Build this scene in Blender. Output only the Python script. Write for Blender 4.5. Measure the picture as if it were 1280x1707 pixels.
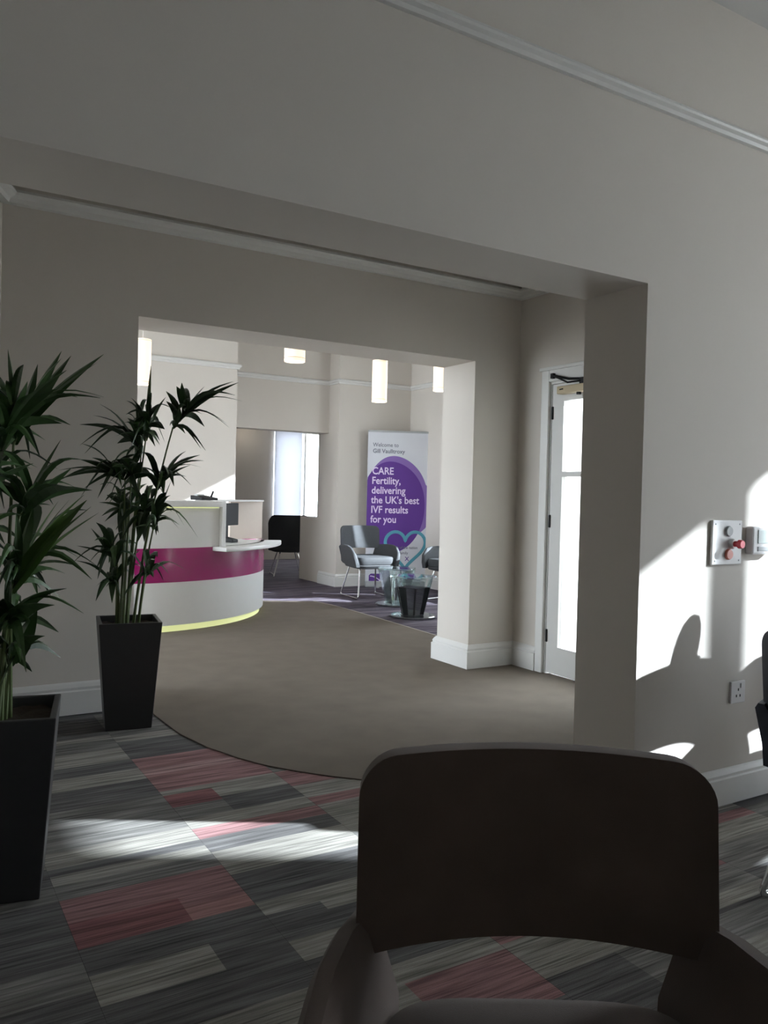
import bpy, bmesh, math, random
from mathutils import Vector, Matrix, Quaternion
for o in list(bpy.data.objects): bpy.data.objects.remove(o, do_unlink=True)
S = bpy.context.scene
COL = S.collection
random.seed(7)
R = math.radians

# ------------------------------------------------------------------ camera
YAW, PITCH, ROLL, FPX = R(31.22), -0.02075, 0.0235, 1349.0
CAM = Vector((0, 0, 1.17))
rt = Vector((math.cos(YAW), -math.sin(YAW), 0))
fw0 = Vector((math.sin(YAW), math.cos(YAW), 0))
fw = fw0 * math.cos(PITCH) + Vector((0, 0, math.sin(PITCH)))
up = Vector((0, 0, math.cos(PITCH))) - fw0 * math.sin(PITCH)
cr = rt * math.cos(ROLL) + up * math.sin(ROLL)
cu = up * math.cos(ROLL) - rt * math.sin(ROLL)
cd = bpy.data.cameras.new('camera')
cd.sensor_fit = 'VERTICAL'; cd.sensor_height = 36.0
cd.lens = 36.0 * FPX / 1707.0; cd.clip_start = 0.02; cd.clip_end = 200
cam = bpy.data.objects.new('camera', cd); COL.objects.link(cam)
m = Matrix.Identity(4)
for i in range(3):
    m[i][0], m[i][1], m[i][2], m[i][3] = cr[i], cu[i], -fw[i], CAM[i]
cam.matrix_world = m
S.camera = cam

# ------------------------------------------------------------------ light
W = bpy.data.worlds.new('world'); S.world = W; W.use_nodes = True
bg = W.node_tree.nodes['Background']
bg.inputs[0].default_value = (0.87, 0.93, 1.0, 1); bg.inputs[1].default_value = 6.0
SUND = Vector((-0.865, 0.502, -0.46)).normalized()          # the way the sunlight travels
sl = bpy.data.lights.new('sun_offscreen', 'SUN'); sl.energy = 11.0; sl.angle = R(0.9); sl.color = (0.86, 0.93, 1.0)
so = bpy.data.objects.new('sun_offscreen', sl); COL.objects.link(so)
so.rotation_euler = SUND.to_track_quat('-Z', 'Y').to_euler(); so.location = (12, -6, 8)
S.view_settings.view_transform = 'Standard'; S.view_settings.look = 'None'
S.view_settings.exposure = 1.4; S.view_settings.gamma = 1.0; S.view_settings.use_curve_mapping = False

def portal(name, cx, cy, cz, sx, sz, direction):
    l = bpy.data.lights.new(name, 'AREA'); l.shape = 'RECTANGLE'; l.size = sx; l.size_y = sz
    l.cycles.is_portal = True
    o = bpy.data.objects.new(name, l); COL.objects.link(o)
    o.location = (cx, cy, cz); o.rotation_euler = Vector(direction).to_track_quat('-Z', 'Z').to_euler()

# ------------------------------------------------------------------ materials
def nm(name):
    mt = bpy.data.materials.new(name); mt.use_nodes = True
    nt = mt.node_tree; return mt, nt, nt.nodes['Principled BSDF']
def mat(name, col, rough=0.6, metal=0.0, noise=0.06, nscale=20.0, bump=0.0, bscale=200.0, spec=0.5, sheen=0.0, emit=None, es=0.0, coat=0.0):
    mt, nt, b = nm(name)
    b.inputs['Roughness'].default_value = rough; b.inputs['Metallic'].default_value = metal
    b.inputs['Specular IOR Level'].default_value = spec
    if sheen: b.inputs['Sheen Weight'].default_value = sheen
    if coat: b.inputs['Coat Weight'].default_value = coat
    tc = nt.nodes.new('ShaderNodeTexCoord')
    if noise:
        n = nt.nodes.new('ShaderNodeTexNoise'); n.inputs['Scale'].default_value = nscale; n.inputs['Detail'].default_value = 5
        nt.links.new(tc.outputs['Object'], n.inputs['Vector'])
        mx = nt.nodes.new('ShaderNodeMix'); mx.data_type = 'RGBA'
        mx.inputs[6].default_value = (*[max(0, c * (1 - noise)) for c in col], 1); mx.inputs[7].default_value = (*[min(1, c * (1 + noise)) for c in col], 1)
        nt.links.new(n.outputs['Fac'], mx.inputs[0]); nt.links.new(mx.outputs[2], b.inputs['Base Color'])
    else: b.inputs['Base Color'].default_value = (*col, 1)
    if bump:
        n2 = nt.nodes.new('ShaderNodeTexNoise'); n2.inputs['Scale'].default_value = bscale; n2.inputs['Detail'].default_value = 3
        nt.links.new(tc.outputs['Object'], n2.inputs['Vector'])
        bp = nt.nodes.new('ShaderNodeBump'); bp.inputs['Strength'].default_value = bump; bp.inputs['Distance'].default_value = 0.004
        nt.links.new(n2.outputs['Fac'], bp.inputs['Height']); nt.links.new(bp.outputs['Normal'], b.inputs['Normal'])
    if emit:
        b.inputs['Emission Color'].default_value = (*emit, 1); b.inputs['Emission Strength'].default_value = es
    return mt
def glass_mat(name, tint=(1, 1, 1), refl=0.06, edge=0.5):
    mt, nt, b = nm(name); nt.nodes.remove(b)
    out = nt.nodes['Material Output']
    t = nt.nodes.new('ShaderNodeBsdfTransparent'); t.inputs[0].default_value = (*tint, 1)
    g = nt.nodes.new('ShaderNodeBsdfGlossy'); g.inputs['Roughness'].default_value = 0.02; g.inputs[0].default_value = (.95, 1, 1, 1)
    lw = nt.nodes.new('ShaderNodeLayerWeight'); lw.inputs[0].default_value = 0.25
    mr = nt.nodes.new('ShaderNodeMapRange'); mr.inputs[3].default_value = refl; mr.inputs[4].default_value = edge
    nt.links.new(lw.outputs['Fresnel'], mr.inputs[0])
    mx = nt.nodes.new('ShaderNodeMixShader')
    nt.links.new(mr.outputs[0], mx.inputs[0]); nt.links.new(t.outputs[0], mx.inputs[1]); nt.links.new(g.outputs[0], mx.inputs[2])
    nt.links.new(mx.outputs[0], out.inputs[0]); return mt

def carpet_mat(name, vary=1.0, attr=True, base=(.2, .18, .2), alt=(.1, .09, .1)):
    mt, nt, b = nm(name); b.inputs['Roughness'].default_value = 0.95; b.inputs['Specular IOR Level'].default_value = 0.1
    geo = nt.nodes.new('ShaderNodeNewGeometry')
    def noise(sx, sy, det=2):
        mp = nt.nodes.new('ShaderNodeMapping'); mp.inputs['Scale'].default_value = (sx, sy, 1)
        nt.links.new(geo.outputs['Position'], mp.inputs[0])
        n = nt.nodes.new('ShaderNodeTexNoise'); n.inputs['Scale'].default_value = 1; n.inputs['Detail'].default_value = det
        nt.links.new(mp.outputs[0], n.inputs['Vector']); return n.outputs['Fac']
    def ramp(fac, p0, v0, p1, v1):
        r = nt.nodes.new('ShaderNodeMapRange'); r.inputs[1].default_value = p0; r.inputs[2].default_value = p1
        r.inputs[3].default_value = v0; r.inputs[4].default_value = v1; nt.links.new(fac, r.inputs[0]); return r.outputs[0]
    def mul(a, c):
        x = nt.nodes.new('ShaderNodeMath'); x.operation = 'MULTIPLY'; nt.links.new(a, x.inputs[0]); nt.links.new(c, x.inputs[1]); return x.outputs[0]
    streak = ramp(noise(5.0, 95, 2), .35, .72, .65, 1.22)
    wide = ramp(noise(2.4, 26, 1), .38, .80, .62, 1.18)
    lines = ramp(noise(2.5, 210, 0), .30, .55, .37, 1.0)
    grain = ramp(noise(900, 420, 1), .3, .78, .7, 1.2)
    f = mul(mul(streak, wide), mul(lines, grain))
    if attr:
        a = nt.nodes.new('ShaderNodeAttribute'); a.attribute_name = 'dye'; colr = a.outputs['Color']
    else:
        mx0 = nt.nodes.new('ShaderNodeMix'); mx0.data_type = 'RGBA'
        mx0.inputs[6].default_value = (*base, 1); mx0.inputs[7].default_value = (*alt, 1)
        nt.links.new(ramp(noise(1.2, 9, 1), .42, 0, .58, 1), mx0.inputs[0]); colr = mx0.outputs[2]
    vm = nt.nodes.new('ShaderNodeVectorMath'); vm.operation = 'SCALE'
    nt.links.new(colr, vm.inputs[0]); nt.links.new(f, vm.inputs['Scale']); nt.links.new(vm.outputs[0], b.inputs['Base Color'])
    bp = nt.nodes.new('ShaderNodeBump'); bp.inputs['Strength'].default_value = .5; bp.inputs['Distance'].default_value = .003
    nt.links.new(f, bp.inputs['Height']); nt.links.new(bp.outputs[0], b.inputs['Normal'])
    return mt

M = {}
M['wall_a'] = mat('taupe white paint', (.71, .66, .60), .85, noise=.03, nscale=3, bump=.05, bscale=400, spec=.2)
M['wall_b'] = mat('magnolia paint', (.71, .66, .60), .85, noise=.03, nscale=3, bump=.05, bscale=400, spec=.2)
M['wall_c'] = mat('cool white paint', (.71, .66, .60), .85, noise=.03, nscale=3, bump=.05, bscale=400, spec=.2)
M['ceil'] = mat('ceiling paint', (.70, .69, .67), .9, noise=.02, nscale=3, spec=.1)
M['trim'] = mat('white gloss trim', (.77, .76, .73), .35, noise=.02)
M['trim_a'] = M['trim']
M['railw'] = M['trim']
M['door'] = mat('door paint', (.70, .69, .66), .4, noise=.02)
M['glass'] = glass_mat('window glass', (.97, .99, 1), .03, .4)
M['tglass'] = glass_mat('table glass', (.93, .985, .98), .16, .9)
M['carpet'] = carpet_mat('striped carpet tile')
M['purple'] = carpet_mat('purple grey carpet', attr=False, base=(.17, .145, .17), alt=(.105, .09, .115))
M['sub'] = mat('dark subfloor', (.08, .08, .08), .9)
M['mat1'] = mat('taupe entrance matting', (.185, .157, .127), .95, noise=.16, nscale=6, bump=.6, bscale=700, spec=.1)
M['mat2'] = mat('brown entrance matting', (.185, .157, .127), .95, noise=.16, nscale=6, bump=.6, bscale=700, spec=.1)
M['seam'] = mat('pale joint strip', (.42, .38, .32), .6)
M['ext'] = mat('exterior render', (.75, .73, .70), .9)
M['pave'] = mat('paving', (.45, .43, .40), .9, noise=.1, nscale=4)
M['pot'] = mat('charcoal planter', (.028, .028, .030), .42, noise=.1, nscale=30, bump=.05)
M['soil'] = mat('soil', (.035, .022, .014), .95, noise=.5, nscale=60, bump=1, bscale=80)
M['stem'] = mat('palm stem', (.10, .14, .045), .5, noise=.25, nscale=12)
M['leafd'] = mat('dark palm leaf', (.026, .058, .020), .38, noise=.25, nscale=10)
M['leafm'] = mat('mid palm leaf', (.045, .100, .028), .38, noise=.25, nscale=10)
M['leafb'] = mat('bright palm leaf', (.075, .145, .032), .4, noise=.2, nscale=10)
M['dwhite'] = mat('white laminate', (.78, .78, .76), .35, noise=.015)
M['dcream'] = mat('cream laminate', (.78, .78, .76), .35, noise=.015)
M['magenta'] = mat('magenta laminate', (.33, .012, .135), .22, noise=.02, coat=.4)
M['beige'] = mat('beige panel', (.68, .58, .50), .45, noise=.02)
M['black'] = mat('black plastic', (.012, .012, .013), .55, spec=.25)
M['grey'] = mat('grey plastic', (.42, .43, .43), .45)
M['chrome'] = mat('chrome', (.80, .81, .82), .15, metal=1.0, noise=0)
M['led'] = mat('yellow led strip', (.80, .82, .45), .5, noise=0, emit=(.92, 1.0, .45), es=.20)
M['lampf'] = mat('lit lamp shade', (.9, .85, .75), .6, noise=0, emit=(1.0, .80, .58), es=.36)
M['lampw'] = mat('lamp core', (1, .95, .88), .6, noise=0, emit=(1.0, .92, .80), es=1.6)
M['brown'] = mat('brown velvet', (.115, .085, .072), .85, noise=.45, nscale=6, bump=.25, bscale=900, sheen=.2, spec=.2)
M['taupe'] = M['brown']
M['cgrey'] = mat('charcoal chair fabric', (.060, .064, .070), .75, noise=.15, nscale=40, bump=.2, bscale=900)
M['cwhite'] = mat('pale seat fabric', (.62, .62, .60), .7, noise=.05, nscale=30)
M['cblack'] = mat('black chair fabric', (.016, .017, .020), .8, noise=.2, nscale=30)
M['cblue'] = mat('blue black chair fabric', (.03, .038, .06), .6, noise=.5, nscale=30)
M['ban'] = mat('banner white', (.70, .71, .75), .6, noise=.01)
M['bpurple'] = mat('banner purple', (.115, .035, .27), .6, noise=.03, nscale=3)
M['bpurple2'] = mat('banner pale purple', (.24, .14, .42), .6, noise=.02)
M['btext'] = mat('banner pink text', (.80, .68, .88), .6, noise=0)
M['bgrey'] = mat('banner grey text', (.16, .17, .22), .6, noise=0)
M['bteal'] = mat('banner teal', (.10, .36, .46), .6, noise=.05, nscale=2)
M['bronze'] = mat('brass closer', (.50, .40, .24), .45, noise=.03)
M['red'] = mat('red button', (.50, .03, .05), .35)
M['coral'] = mat('coral button', (.75, .22, .16), .4)
M['lcd'] = mat('grey green lcd', (.36, .44, .41), .25)
M['plate'] = mat('white plate', (.74, .72, .71), .4, noise=.01)
M['skin'] = mat('skin', (.52, .33, .25), .55, noise=.06)
M['hair'] = mat('dark hair', (.03, .02, .015), .6, noise=.3, nscale=40)
M['knob_grey'] = mat('grey knob', (.14, .15, .18), .9, noise=.2, nscale=60, bump=.3)

# ------------------------------------------------------------------ helpers
def link(name, me, mtl=None, parent=None):
    o = bpy.data.objects.new(name, me); COL.objects.link(o)
    if mtl is not None and me is not None:
        me.materials.clear(); me.materials.append(mtl)
    if parent is not None: o.parent = parent
    return o
def tag(o, label, cat, group=None):
    o['label'] = label; o['category'] = cat
    if group: o['group'] = group
    return o
def thing(name, label, cat, loc=(0, 0, 0), rz=0, group=None):
    o = link(name, None); o.location = loc; o.rotation_euler = (0, 0, rz)
    o.empty_display_size = .1
    return tag(o, label, cat, group)
def struct(o): o['kind'] = 'structure'; return o
def fin(bm, name, mtl, parent=None, smooth=False, bevel=0.0, seg=2):
    bmesh.ops.recalc_face_normals(bm, faces=bm.faces)
    if bevel:
        es = [e for e in bm.edges if len(e.link_faces) == 2 and e.calc_face_angle(0) > .6]
        bmesh.ops.bevel(bm, geom=es, offset=bevel, segments=seg, affect='EDGES', profile=.6, clamp_overlap=True)
    me = bpy.data.meshes.new(name); bm.to_mesh(me); bm.free()
    if smooth:
        for p in me.polygons: p.use_smooth = True
        try: me.set_sharp_from_angle(angle=R(40))
        except Exception: pass
    return link(name, me, mtl, parent)
def box(bm, x0, x1, y0, y1, z0, z1):
    vs = [bm.verts.new((x, y, z)) for z in (z0, z1) for (x, y) in ((x0, y0), (x1, y0), (x1, y1), (x0, y1))]
    for f in ((0, 3, 2, 1), (4, 5, 6, 7), (0, 1, 5, 4), (1, 2, 6, 5), (2, 3, 7, 6), (3, 0, 4, 7)): bm.faces.new([vs[i] for i in f])
    return vs
def boxo(name, mtl, parent, *d, bevel=0.0):
    bm = bmesh.new(); box(bm, *d); return fin(bm, name, mtl, parent, bevel=bevel, smooth=bevel > 0)
def prism(bm, pts, z0, z1):
    a = [bm.verts.new((x, y, z0)) for x, y in pts]; b = [bm.verts.new((x, y, z1)) for x, y in pts]
    n = len(pts); bm.faces.new(a[::-1]); bm.faces.new(b)
    for i in range(n): bm.faces.new((a[i], a[(i + 1) % n], b[(i + 1) % n], b[i]))
def tube(bm, pts, rad, n=10, closed=False, taper=None):
    pts = [Vector(p) for p in pts]; rings = []
    prev = None
    N = len(pts)
    for i, p in enumerate(pts):
        if closed: d = pts[(i + 1) % N] - pts[i - 1]
        else: d = pts[min(i + 1, N - 1)] - pts[max(i - 1, 0)]
        d.normalize()
        if prev is None:
            a = Vector((0, 0, 1)) if abs(d.z) < .9 else Vector((1, 0, 0))
            x = d.cross(a).normalized()
        else: x = (prev - d * prev.dot(d)).normalized()
        prev = x; y = d.cross(x)
        r = rad if taper is None else taper[i]
        rings.append([bm.verts.new(p + (x * math.cos(t) + y * math.sin(t)) * r) for t in [2 * math.pi * k / n for k in range(n)]])
    for i in range(N if closed else N - 1):
        a, b = rings[i], rings[(i + 1) % N]
        for k in range(n): bm.faces.new((a[k], a[(k + 1) % n], b[(k + 1) % n], b[k]))
    if not closed:
        bm.faces.new(rings[0][::-1]); bm.faces.new(rings[-1])
def rnd(pts, r, n=5):
    """round the corners of an open polyline"""
    pts = [Vector(p) for p in pts]; out = [pts[0]]
    for i in range(1, len(pts) - 1):
        a, b, c = pts[i - 1], pts[i], pts[i + 1]
        d1 = (a - b); d2 = (c - b); k = min(r, d1.length * .45, d2.length * .45)
        p, q = b + d1.normalized() * k, b + d2.normalized() * k
        for j in range(n + 1):
            t = j / n; out.append(p * (1 - t) ** 2 + b * 2 * t * (1 - t) + q * t * t)
    out.append(pts[-1]); return out
def lathe(bm, prof, n=32, c=(0, 0)):
    rings = [[bm.verts.new((c[0] + r * math.cos(2 * math.pi * k / n), c[1] + r * math.sin(2 * math.pi * k / n), z)) for k in range(n)] for r, z in prof]
    for a, b in zip(rings[:-1], rings[1:]):
        for k in range(n): bm.faces.new((a[k], a[(k + 1) % n], b[(k + 1) % n], b[k]))
    bm.faces.new(rings[0][::-1]); bm.faces.new(rings[-1])
def molding(name, path, prof, mtl, side=1, parent=None):
    """sweep profile [(out, z)...] along a 2-D path; out points to the left of travel for side=1"""
    bm = bmesh.new(); P = [Vector((x, y)) for x, y in path]; N = len(P); rings = []
    for i in range(N):
        ns = []
        if i > 0: d = (P[i] - P[i - 1]).normalized(); ns.append(Vector((-d.y, d.x)))
        if i < N - 1: d = (P[i + 1] - P[i]).normalized(); ns.append(Vector((-d.y, d.x)))
        n = sum(ns, Vector((0, 0))); n.normalize(); k = 1 / max(.3, n.dot(ns[0]))
        rings.append([bm.verts.new((*(P[i] + n * (o * k * side)), z)) for o, z in prof])
    m_ = len(prof)
    for a, b in zip(rings[:-1], rings[1:]):
        for k in range(m_): bm.faces.new((a[k], a[(k + 1) % m_], b[(k + 1) % m_], b[k]))
    bm.faces.new(rings[0][::-1]); bm.faces.new(rings[-1])
    return fin(bm, name, mtl, parent)
def rail_prof(z, h=.045, d=.045):
    return [(-.004, z), (d * .45, z), (d * .55, z + h * .30), (d * .9, z + h * .45), (d, z + h * .62), (d * .9, z + h * .85), (d * .5, z + h), (-.004, z + h)]
def skirt_prof(h=.155, d=.022):
    return [(-.004, 0), (d, 0), (d, h * .72), (d * .72, h * .76), (d * .80, h * .84), (d * .45, h * .95), (d * .2, h), (-.004, h)]
def rounded_slab(bm, pts, thick, bow=0.0):
    pass

# ================================================================== THE SETTING
YA0, YA1 = 1.98, 2.28          # wall between the front room and the lobby
YB0, YB1 = 4.39, 4.76          # wall between the lobby and the reception
XD = 3.746                     # wall with the glazed door
XJ, ZA = 2.265, 1.938
XBL, XBR, ZB = 1.106, 3.356, 2.092
XF = 5.72                      # facade (window side)
ZC = 3.02
def walls(name, mtl, *boxes):
    bm = bmesh.new()
    for b in boxes: box(bm, *b)
    return struct(fin(bm, name, mtl))
walls('wall_front', M['wall_a'], (-3.4, -.75, YA0, YA1, 0, ZC), (-.75, XJ, YA0, YA1, ZA, ZC), (XJ, XF + .3, YA0, YA1, 0, ZC))
walls('wall_middle', M['wall_b'], (-.1, XBL, YB0, YB1, 0, 3.1), (XBL, XBR, YB0, YB1, ZB, 3.1), (XBR, XD + .3, YB0, YB1, 0, 3.1))
bm = bmesh.new(); prism(bm, [(.44, YB0), (-.47, YA1), (-.75, YA1), (-.75, YB0)], 0, 3.1); struct(fin(bm, 'wall_left', M['wall_b']))
DY0, DY1, DZ = 3.13, 4.075, 1.955
walls('wall_door', M['wall_b'], (XD, XD + .3, YA1, DY0, 0, 3.1), (XD, XD + .3, DY1, YB0, 0, 3.1), (XD, XD + .3, DY0, DY1, DZ, 3.1))
# front room shell
FW0, FW1 = -.48, .85                                            # window opening facing the sun
FWZ0, FWZ1 = .45, 2.915
walls('wall_right', M['wall_a'], (XF, XF + .28, -3.6, FW0, 0, ZC), (XF, XF + .28, FW1, YA0, 0, ZC),
      (XF, XF + .28, FW0, FW1, 0, FWZ0), (XF, XF + .28, FW0, FW1, FWZ1, ZC))
walls('wall_rear', M['wall_a'], (-3.4, XF + .3, -3.9, -3.6, 0, ZC))
walls('wall_side', M['wall_a'], (-3.7, -3.4, -3.9, YA1, 0, ZC))
walls('ceiling', M['ceil'], (-3.7, XF + .3, -3.9, YA1 - .1, ZC, ZC + .15))
walls('ceiling_lobby', M['ceil'], (-.9, XD + .3, YA1 - .1, YB0 + .2, ZC + .01, ZC + .15))
# reception shell
XR = 5.85
RW = [(6.58, 7.32), (7.50, 7.615)]
RZ0, RZ1 = .42, 2.75
rb = [(XR, XR + .1, YB1, RW[0][0], 0, 3.1), (XR, XR + .1, RW[1][1], 9.4, 0, 3.1)]
for a, b in zip(RW[:-1], RW[1:]): rb.append((XR, XR + .1, a[1], b[0], 0, 3.1))
for a in RW: rb += [(XR, XR + .1, a[0], a[1], 0, RZ0), (XR, XR + .1, a[0], a[1], RZ1, 3.1)]
walls('wall_reception_right', M['wall_c'], *rb)
walls('wall_exterior_and_sun_block', M['ext'], (XD + .3, 4.45, YB0 + .05, YB1, 0, 3.1), (5.5, XR + .1, YB0 + .05, YB1, 0, 3.1), (4.45, 5.5, YB0 + .05, YB1, 0, .5), (4.45, 5.5, YB0 + .05, YB1, 2.3, 3.1), (4.45, 5.5, YB1 - .05, YB1, .5, 2.3), (XF + .3, XF + 1.0, YA0, YA1, 0, 3.1))  # last box: unseen stub added to keep the sun off the glazed door
walls('wall_reception_desk', M['wall_c'], (-2.2, 3.33, 8.78, 9.5, 0, 3.1))
walls('wall_back', M['wall_c'], (3.33, 4.78, 9.30, 9.5, 1.95, 3.1), (4.78, XR, 9.03, 9.59, 0, 3.1), (4.78, 5.0, 9.59, 10.10, 0, .855))
LWY = [(4.95, 6.65), (6.85, 8.6)]
walls('wall_reception_left', M['wall_c'], (-2.2, -1.9, YB1, LWY[0][0], 0, 3.1), (-2.2, -1.9, LWY[0][1], LWY[1][0], 0, 3.1), (-2.2, -1.9, LWY[1][1], 8.78, 0, 3.1),
      *[(-2.2, -1.9, a, b, 0, .4) for a, b in LWY], *[(-2.2, -1.9, a, b, 2.9, 3.1) for a, b in LWY])
walls('wall_reception_front', M['wall_c'], (-2.2, -.1, YB1 - .3, YB1, 0, 3.1))
walls('ceiling_reception', M['ceil'], (-2.2, XR + .3, YB0 + .2, 9.6, 3.1, 3.25))
# back room behind the beam
walls('wall_back_room', M['wall_c'], (2.6, 2.9, 9.5, 13.4, 0, 3.1), (2.9, 5.66, 13.1, 13.4, 0, 3.1), (6.95, 7.4, 13.1, 13.4, 0, 3.1), (5.66, 6.95, 13.1, 13.4, 0, .5), (5.66, 6.95, 13.1, 13.4, 2.28, 3.1),
      (7.1, 7.4, 9.5, 13.1, 0, 3.1), (XR, 7.4, 9.2, 9.5, 0, 3.1))
walls('ceiling_back', M['ceil'], (2.6, 7.4, 9.5, 13.4, 2.32, 2.5))
# outside
walls('ground_outside', M['pave'], (-30, 40, -30, 40, -.3, -.2))
# floor
floor = walls('floor', M['sub'], (-3.7, XF + .3, -3.9, YB1, -.2, -.006), (-2.2, 7.4, YB1, 13.4, -.2, -.006))
walls('floor_reception', M['purple'], (-2.2, XR, YB1 - .35, 13.1, -.006, 0), (XR, 7.1, 9.59, 13.1, -.006, 0))

# ---- carpet tiles, each its own piece of the floor
D_, M_, L_, P_, Q_ = (.135, .130, .128), (.200, .192, .180), (.290, .275, .245), (.300, .170, .170), (.235, .110, .112)
bands = {
    'A': [(4.5, 3.94, D_), (3.94, 3.87, L_), (3.87, 3.72, M_), (3.72, 3.54, L_), (3.54, 3.41, D_), (3.41, 3.27, L_), (3.27, 3.07, D_), (3.07, 2.84, M_), (2.84, 2.73, M_),
          (2.73, 2.61, L_), (2.61, 2.56, D_), (2.56, 2.49, L_), (2.49, 2.40, M_), (2.40, 2.12, P_), (2.12, 1.99, D_), (1.99, 1.86, L_), (1.86, 1.70, D_), (1.70, 1.52, L_), (1.52, 1.40, D_), (1.40, 1.2, M_)],
    'B': [(4.5, 3.90, M_), (3.90, 3.80, L_), (3.80, 3.53, D_), (3.53, 3.38, P_), (3.38, 3.30, (.36, .23, .22)), (3.30, 3.10, P_), (3.10, 3.05, L_), (3.05, 2.95, L_), (2.95, 2.80, M_),
          (2.80, 2.70, L_), (2.70, 2.61, P_), (2.61, 2.50, D_), (2.50, 2.32, L_), (2.32, 2.13, D_), (2.13, 2.00, L_), (2.00, 1.90, D_), (1.90, 1.80, L_), (1.80, 1.68, D_), (1.68, 1.60, L_), (1.60, 1.38, P_), (1.38, 1.2, D_)],
    'C': [(4.5, 3.1, M_), (3.1, 2.92, P_), (2.92, 2.78, L_), (2.78, 2.70, P_), (2.70, 2.42, L_), (2.42, 2.2, M_), (2.2, 2.05, D_), (2.05, 1.9, L_), (1.9, 1.75, D_), (1.75, 1.62, P_), (1.62, 1.45, L_), (1.45, 1.25, D_), (1.25, 1.1, M_)],
    'Z': [(4.5, 4.1, D_), (4.1, 3.9, M_), (3.9, 3.6, L_), (3.6, 3.3, M_), (3.3, 3.0, L_), (3.0, 2.85, D_), (2.85, 2.62, L_), (2.62, 2.50, D_), (2.50, 2.40, M_), (2.40, 2.2, D_), (2.2, 2.06, D_), (2.06, 1.93, M_), (1.93, 1.80, D_), (1.80, 1.62, D_), (1.62, 1.4, L_)],
}
splits = {  # column: (x-share from, to, y1, y0, colour) dyed blocks that do not run the full width
    'A': [(0, .62, 2.26, 2.12, Q_), (.62, 1, 2.20, 2.12, (.36, .20, .19)), (.62, 1, 1.99, 1.86, D_)],
    'B': [(0, .40, 3.05, 2.92, Q_), (.40, 1, 2.95, 2.80, D_), (0, .35, 2.05, 2.00, D_), (0, .35, 1.60, 1.38, L_)],
    'C': [(.5, 1, 1.45, 1.25, M_)], 'Z': [(.4, 1, 2.85, 2.75, D_)]}
X0, TW, TY0 = .41, .48, 2.40
def tile_obj(ix, iy):
    xa, xb = X0 + ix * TW, X0 + (ix + 1) * TW
    ya, yb = TY0 + iy * TW, TY0 + (iy + 1) * TW
    key = {0: 'A', 1: 'B', 2: 'C', -1: 'Z'}.get(ix)
    ys = []
    bl = [b for b in bands.get(key, [])]
    lim = bl[-1][1] if bl else 99
    rr = random.Random(ix * 91 + iy * 7 + 3)
    if not bl or yb <= lim + .001:
        bl = []; y = yb
        while y > ya + .001:
            h = rr.choice([.06, .08, .12, .16]); y2 = max(ya, y - h)
            c = rr.choice([D_, D_, M_, L_, L_, M_, P_ if rr.random() < .35 else M_]); bl.append((y, y2, c)); y = y2
    elif ya < lim: bl = bl + [(lim, ya, M_)]
    g = .0004
    cuts_y = sorted({ya + g, yb - g} | {v for b in bl for v in b[:2] if ya + g < v < yb - g} | {v for s in splits.get(key, []) for v in s[2:4] if ya + g < v < yb - g})
    cuts_x = sorted({xa + g, xb - g} | {xa + TW * v for s in splits.get(key, []) for v in s[:2] if 0 < v < 1})
    bm = bmesh.new(); dye = bm.loops.layers.float_color.new('dye')
    gv = {}
    def V(x, y, z):
        k = (round(x, 4), round(y, 4), z)
        if k not in gv: gv[k] = bm.verts.new((x, y, z))
        return gv[k]
    for y0, y1 in zip(cuts_y[:-1], cuts_y[1:]):
        for x0, x1 in zip(cuts_x[:-1], cuts_x[1:]):
            cx, cy = (x0 + x1) / 2, (y0 + y1) / 2; c = M_
            for b in bl:
                if b[1] <= cy <= b[0]: c = b[2]
            for s in splits.get(key, []):
                if xa + TW * s[0] <= cx <= xa + TW * s[1] and s[3] <= cy <= s[2] and yb > lim: c = s[4]
            f = bm.faces.new((V(x0, y0, 0), V(x1, y0, 0), V(x1, y1, 0), V(x0, y1, 0)))
            for l in f.loops: l[dye] = (*c, 1)
    c4 = [(xa + g, ya + g), (xb - g, ya + g), (xb - g, yb - g), (xa + g, yb - g)]
    for i in range(4):
        p, q = c4[i], c4[(i + 1) % 4]
        f = bm.faces.new([bm.verts.new((*p, -.006)), bm.verts.new((*q, -.006)), bm.verts.new((*q, 0)), bm.verts.new((*p, 0))])
        for l in f.loops: l[dye] = (*D_, 1)
    me = bpy.data.meshes.new('carpet_tile'); bm.to_mesh(me); bm.free()
    return link('carpet_tile', me, M['carpet'], floor)
for ix in range(-5, 9):
    for iy in range(-7, 4):
        xa = X0 + ix * TW; ya = TY0 + iy * TW
        if ya + TW > 2.3 and (xa < -.9 or xa > 2.8): continue
        tile_obj(ix, iy)

# ---- entrance matting laid over the carpet
arc = [(1.165, 4.39), (1.170, 4.14), (1.185, 3.79), (1.235, 3.54), (1.309, 3.327), (1.380, 3.18), (1.469, 3.055), (1.555, 2.95), (1.647, 2.858), (1.78, 2.745), (1.95, 2.63), (2.12, 2.53), (2.30, 2.45)]
ln = lambda x: 4.87 + (x - 1.515) * (4.119 - 4.87) / (3.502 - 1.515)
near = [(1.106, 4.39)] + arc + [(2.30, 2.28), (XD + .02, 2.28), (XD + .02, ln(XD)), (1.106, ln(1.106))]
bm = bmesh.new(); prism(bm, near, -.004, .004); o = struct(fin(bm, 'floor_mat', M['mat1']))
far = [(1.106, ln(1.106)), (XD, ln(XD)), (XD, YB0), (3.36, YB0), (3.36, YB1), (3.86, 4.9), (3.91, 5.6), (3.955, 7.0), (3.95, 7.55), (3.90, 7.86), (3.35, 8.15), (2.4, 8.5), (1.106, 8.5)]
bm = bmesh.new(); prism(bm, far, -.004, .004); o = struct(fin(bm, 'floor_mat_inner', M['mat2']))
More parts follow.
